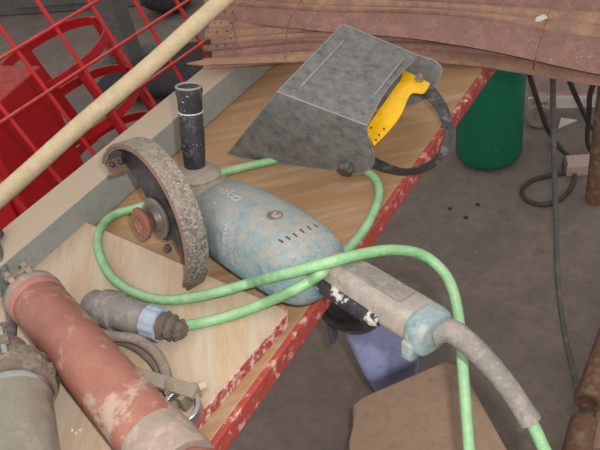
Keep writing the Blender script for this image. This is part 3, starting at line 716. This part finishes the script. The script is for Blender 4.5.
# chrome latches
for k, (s0, h0) in enumerate(((-.004, -.036), (.014, -.040))):
    c_ = a + ax * (h0 - .012) + up_ * .044 + si * s0
    MB().tube(cr([c_ - ax * .028 - up_ * .004, c_ - ax * .012 + up_ * .006, c_ + ax * .006 + up_ * .003, c_ + ax * .022 - up_ * .002], 5), .0045, 12).build('latch', M['chrome'], gt)
    MB().box(c_ + ax * .006 + up_ * .004, ax * .006, si * .008, up_ * .005).build('latch_lug', M['grime'], gt, bevel=.002)
MB().lathe(a - ax * .085, ax, [(0, .012), (0, .022), (.012, .026), (.020, .030), (.030, .031)], 32, jit=.0005).build('tube_neck', M['grime'], gt)
# grey hose beyond it and pale thin stick
q = [at(-12, 225, .075), at(2, 262, .055), at(7, 290, .045), at(12, 322, .05), at(10, 345, .06)]
tag(MB().tube(cr(q, 6), .0065, 14).build('rubber_hose', M['hose']), 'short dusty grey hose at the left picture edge beside the red tube', 'hose')
tag(MB().tube([at(-30, 224, .062), at(14, 262, .046)], .0042, 12).build('thin_stick', M['pole']), 'thin cream stick poking in at the left picture edge', 'stick')
c_ = at(-3, 238, .062)
tag(MB().lathe(c_, V((0, 0, 1)), [(0, .008), (.003, .012), (.008, .012), (.011, .008)], 20).build('black_knob', M['black']), 'small black knob on the channel at the left picture edge', 'knob')

# cables, bar and hooked clamp beside the red tube
zz = .018 + .008
tag(MB().tube(cr([at(96, 372, zz), at(100, 348, zz), at(118, 339, zz), at(138, 346, zz), at(156, 362, zz), at(168, 385, zz), at(172, 412, zz), at(160, 432, zz)], 8), .0085, 16).build('cable_loop', M['cable']), 'thick dusty grey cable loop curving out from under the red tube', 'cable')
tag(MB().tube(cr([at(92, 330, .040), at(110, 336, .042), at(135, 339, .044), at(155, 352, .044), at(165, 370, .042), at(170, 392, .046)], 8), .0065, 16).build('cable_loop', M['cable']), 'thinner dusty grey cable lying over the thick cable loop', 'cable')
a, b = at(128, 372, .050), at(196, 393, .044)
dd = (b - a).normalized(); wv = V((-dd.y, dd.x, 0)).normalized() * .0085
fb = thing('hooked_bar', a.lerp(b, .5) - Z * .03, 'dusty flat steel bar ending in a curved grey hook beside the red tube', 'clamp bar')
MB().box(a.lerp(b, .5), dd * ((b - a).length / 2), wv, Z * .0035).build('bar', M['bar'], fb, bevel=.0012)
MB().box(at(190, 397, .034), (at(197, 391, .034) - at(180, 408, .034)) * .5, dd * .003, Z * .012).build('end_plate', M['bar'], fb, bevel=.001)
hc = at(182, 407, .036)
pth = [hc + (V((math.cos(t), math.sin(t) * .95, 0))) * .019 + V((0, 0, -.004 + .004 * math.sin(t))) for t in [R_(150 - 230 * i / 18) for i in range(19)]]
MB().ribbon(pth, Z * .009, .0028).build('hook', M['chrome'], fb, bevel=.001)
tag(MB().tube([at(172, 399, .025), at(206, 384, .025)], .0055, 16).build('short_rod', M['ply']), 'short pale rod lying behind the hooked steel bar', 'rod')
for x, y in ((72, 430), (76, 433), (80, 430)):
    tag(MB().lathe(at(x, y, .0182), Z, [(0, .0022), (.001, .002), (.0016, .001)], 8, jit=.0004).build('metal_chip', M['white']), 'tiny pale chip on the board between the two tubes', 'chip', 'pale chips between the two tubes')

# ------------------------------------------------------------------ floor objects
c_ = (at(455, 159, -ZB) + at(521, 159, -ZB)) / 2; c_.z = 0
rd = .1065; c_ = c_ + V((.01, .02, 0))
dr = thing('green_drum', c_, 'green enamelled cylinder drum standing on the floor beyond the bench', 'drum')
MB().lathe(c_, Z, [(0.004, .075), (0.004, .092), (.012, .101), (.030, .109), (.055, rd), (.47, rd), (.475, rd)], 64).build('drum_body', M['drum'], dr)
tag(MB().lathe(c_ + Z * .47, Z, [(0, rd), (.012, rd + .002), (.03, rd - .004), (.07, rd - .03), (.085, .05), (.085, .02)], 64).build('drum_top', M['drumtop'], dr), 'grimy grey-green shoulder')
MB().lathe(c_, Z, [(0, .070), (0, .082), (.010, .084), (.010, .070)], 48).build('foot_ring', M['rubber'], dr)

# blue plastic canister with black ring fitting on top
topz = -.42
tl, trr = at(336, 322, topz), at(398, 300, topz)
bl, brr = at(370, 388, topz + .02), at(424, 366, topz + .02)
tl2, tr2 = at(341, 318, -.36), at(404, 300, -.36)
quad_t = [at(336, 316, -.27), at(400, 292, -.27), at(422, 360, -.44), at(368, 384, -.44)]
lowq = [V((q.x, q.y, 0)) for q in quad_t]
ctr = sum(lowq, V()) / 4
lowq = [at(364, 372, -.745), at(398, 345, -.745), at(420, 385, -.745), at(384, 405, -.745)]
can = thing('blue_canister', ctr, 'lavender blue plastic canister standing on the floor under the grinder handle', 'canister')
mb = MB(); rings = []
for f, hh in ((0, 0), (.5, 0), (1, 0)):
    rings.append([lowq[i].lerp(quad_t[i], f) for i in range(4)])
mb.loft(rings).build('canister_body', M['blue'], can, bevel=.018)
rc_ = at(356, 303, -.25)
MB().lathe(V((rc_.x, rc_.y, rc_.z - .02)), Z, [(-.02, .040), (0, .055), (.02, .060), (.022, .052), (.012, .048), (.004, .030)], 40).build('filler_neck', M['bluedk'], can)
rgp = [rc_ + V((.062 * math.cos(t), .062 * math.sin(t), .01)) for t in [2 * math.pi * i / 40 for i in range(40)]]
MB().tube(rgp, .009, 12, closed=True).build('neck_ring', M['rubber'], can)
MB().box((lowq[0].lerp(quad_t[0], .97) + V((-.012, -.004, 0))), V((.006, .012, 0)), V((.004, -.002, 0)), Z * .05).build('side_hinge', M['bluedk'], can, bevel=.003)

# brown cardboard box
bz = -.42
poly = [at(352, 404, bz), at(362, 396, bz), at(445, 360, bz), at(462, 366, bz), at(520, 470, bz), at(520, 560, bz), at(350, 520, bz), at(348, 440, bz), at(352, 425, bz)]
poly = [V((q.x, q.y, ZB + bz)) for q in poly]
cen = sum(poly, V()) / len(poly)
bx = thing('cardboard_box', V((cen.x, cen.y, 0)), 'brown cardboard box standing on the floor beneath the grinder cord', 'box')
base = [V((q.x, q.y, 0)) for q in poly]
MB().loft([base, [V((q.x, q.y, ZB + bz - .006)) for q in poly]]).build('box_body', M['card'], bx, bevel=.006)
MB().loft([[V((q.x, q.y, ZB + bz - .006)).lerp(V((cen.x, cen.y, ZB + bz - .006)), .01) for q in poly], [q.lerp(V((cen.x, cen.y, q.z)), .02) for q in poly]]).build('lid_flap', M['card'], bx, bevel=.003)

# rusty pipes at the right
def pipe(p0, p1, r, lab, ri=.75, m='rustpipe'):
    a, b = V(p0), V(p1); t = thing('rusty_pipe', (a + b) / 2 if min(a.z, b.z) > r + .05 else (a if a.z < b.z else b), lab, 'pipe', None)
    d = (b - a).normalized(); L = (b - a).length
    MB().lathe(a, d, [(.02, r * ri * .98), (0, r * ri), (0, r), (L, r), (L, r * ri), (L - .02, r * ri * .98)], 36).build('pipe_wall', M[m], t)
    return t
g0 = at(595, 200, -ZB); g0.z = .0
g1 = at(612, 60, -.30)
pipe(g0, g0 + (g1 - g0) * 1.25, .028, 'rusty brown pipe standing upright at the right picture edge')
pipe(at(588, 402, -.66), at(646, 235, -.66), .028, 'grey rusty pipe lying at the right edge, end pointing at the hose', .7)
pipe(at(566, 500, -.70), at(585, 422, -.70), .030, 'shorter rusty pipe lying below at the lower right corner', .7)
pipe(at(601, 455, -.70), at(608, 400, -.70), .024, 'yellowish brown pipe stub at the lower right corner', .7, 'card')

# hoses
def hose(pts, r, lab, m='hose', n=10):
    tag(MB().tube(cr([V((q.x, q.y, max(q.z, r))) for q in pts], n), r, 14).build('rubber_hose', M[m]), lab, 'hose')
hose([at(552, 60, -.06), at(553, 78, -.14), at(553, 110, -.25), at(554, 160, -.38), at(556, 220, -.5), at(558, 280, -.6), at(565, 335, -.70), at(577, 388, -.745), at(590, 440, -.745)], .0065, 'thick grey hose hanging down from the strips to the floor', n=10)
hose([at(527, 60, -.20), at(531, 80, -.3), at(540, 108, -.5), at(548, 130, -.68), at(560, 148, -.745), at(572, 162, -.745), at(574, 180, -.745), at(564, 197, -.745), at(545, 205, -.745), at(528, 201, -.745), at(522, 192, -.745), at(530, 182, -.745), at(550, 176, -.745), at(575, 172, -.745)], .007, 'thin dark hose with a loop lying on the floor', 'hosedk', 8)
hose([at(564, 60, -.2), at(570, 82, -.32), at(580, 105, -.5), at(590, 125, -.66), at(604, 140, -.74)], .007, 'dark hose slanting down beside the upright rusty pipe', 'hosedk', 8)
hose([at(596, 78, -.2), at(590, 95, -.35), at(589, 115, -.5), at(588, 145, -.70), at(600, 160, -.745)], .007, 'dark hose hanging just left of the upright rusty pipe', 'hosedk', 8)
# white board with castor wheel
a, b = at(524, 118, -ZB), at(600, 122, -ZB); a.z = b.z = 0; a = a + V((0, .03, 0)); b = b + V((.3, -.04, 0))
dd = (b - a).normalized(); nn = V((-dd.y, dd.x, 0))
tr_ = thing('wheeled_board', a.lerp(b, .5), 'pinkish white board on a castor wheel standing on the floor behind the hoses', 'trolley')
MB().box(a.lerp(b, .5) + Z * .23, dd * ((b - a).length / 2), nn * .012, Z * .19).build('panel', M['board'], tr_, bevel=.003)
MB().box(a.lerp(b, .5) + Z * .055 - nn * .015, dd * ((b - a).length / 2 - .02), nn * .010, Z * .022).build('bottom_rail', M['white'], tr_, bevel=.003)
wc = at(540, 113, -.70) ; wc = V((wc.x, wc.y, .048))
wa = (-nn * .9 + dd * -.1).normalized()
whl = MB().lathe(wc, wa, [(0, .020), (0, .044), (.006, .048), (.018, .048), (.024, .042), (.024, .028), (.020, .024), (.020, .016), (.028, .014), (.028, .006)], 40).build('castor_wheel', M['teapile'], tr_)
MB().box(wc + Z * .055 + nn * .01, dd * .02, nn * .03, Z * .004).build('castor_fork', M['galv'], tr_)
a = at(570, 122, -ZB)
tag(MB().prism([V((q.x, q.y, .001)) for q in (at(558, 129, -ZB), at(561, 119, -ZB), at(577, 121, -ZB))], Z * .004).build('paper_scrap', M['white']), 'white triangular scrap on the floor beside the castor wheel', 'scrap')
c_ = at(582, 170, -ZB); c_.z = .0
bk = thing('concrete_block', c_, 'small pale block on the floor against the upright rusty pipe', 'block')
MB().box(c_ + Z * .02, V((.05, -.012, 0)), V((.01, .03, 0)), Z * .02).build('block_body', M['board'], bk, bevel=.004)
MB().box(c_ + Z * .022 + V((-.052, .012, 0)), V((.006, -.0015, 0)), V((.006, .022, 0)), Z * .018).build('end_face', M['hose'], bk, bevel=.002)
for x, y in ((478, 205), (450, 209), (466, 218)):
    c_ = at(x, y, -ZB); c_.z = 0.0
    tag(MB().lathe(c_, Z, [(0, .007), (.004, .006), (.006, .003)], 7, jit=.002).build('pebble', M['rubber']), 'small dark pebble on the concrete floor below the drum', 'pebble', 'dark pebbles on the floor')

q_ = at(467, 101, -.008)
tag(MB().lathe(at(466, 101, .0005), Z, [(0, .003), (.001, .0028), (.0015, .001)], 9, jit=.0006).build('paint_flake', M['whitepaint']), 'tiny pale flake on the bench edge beside the green drum', 'flake')
# ------------------------------------------------------------------ light
w = bpy.data.worlds.new('world'); S.world = w; w.use_nodes = True
bg = w.node_tree.nodes['Background']; bg.inputs[0].default_value = (1, .975, .94, 1); bg.inputs[1].default_value = .72
fl = bpy.data.lights.new('camera_flash', 'SPOT'); fl.energy = 26; fl.spot_size = R_(75); fl.spot_blend = .5; fl.shadow_soft_size = .012; fl.color = (1, .96, .90)
fo = bpy.data.objects.new('camera_flash', fl); COL.objects.link(fo)
fo.matrix_world = cam.matrix_world.copy(); fo.location = CO + CR * .035 + CU * .045 
ar = bpy.data.lights.new('doorway_daylight', 'AREA'); ar.energy = 26; ar.size = 2.2; ar.size_y = 2.2; ar.shape = 'RECTANGLE'; ar.color = (.98, .99, 1)
ao = bpy.data.objects.new('doorway_daylight', ar); COL.objects.link(ao); ao.location = (-2.2, -.9, 2.6)
ao.rotation_euler = (V((0, .9, .75)) - ao.location).to_track_quat('-Z', 'Y').to_euler()
S.view_settings.view_transform = 'Standard'; S.view_settings.look = 'None'; S.view_settings.gamma = 1; S.view_settings.use_curve_mapping = False
S.view_settings.exposure = 0
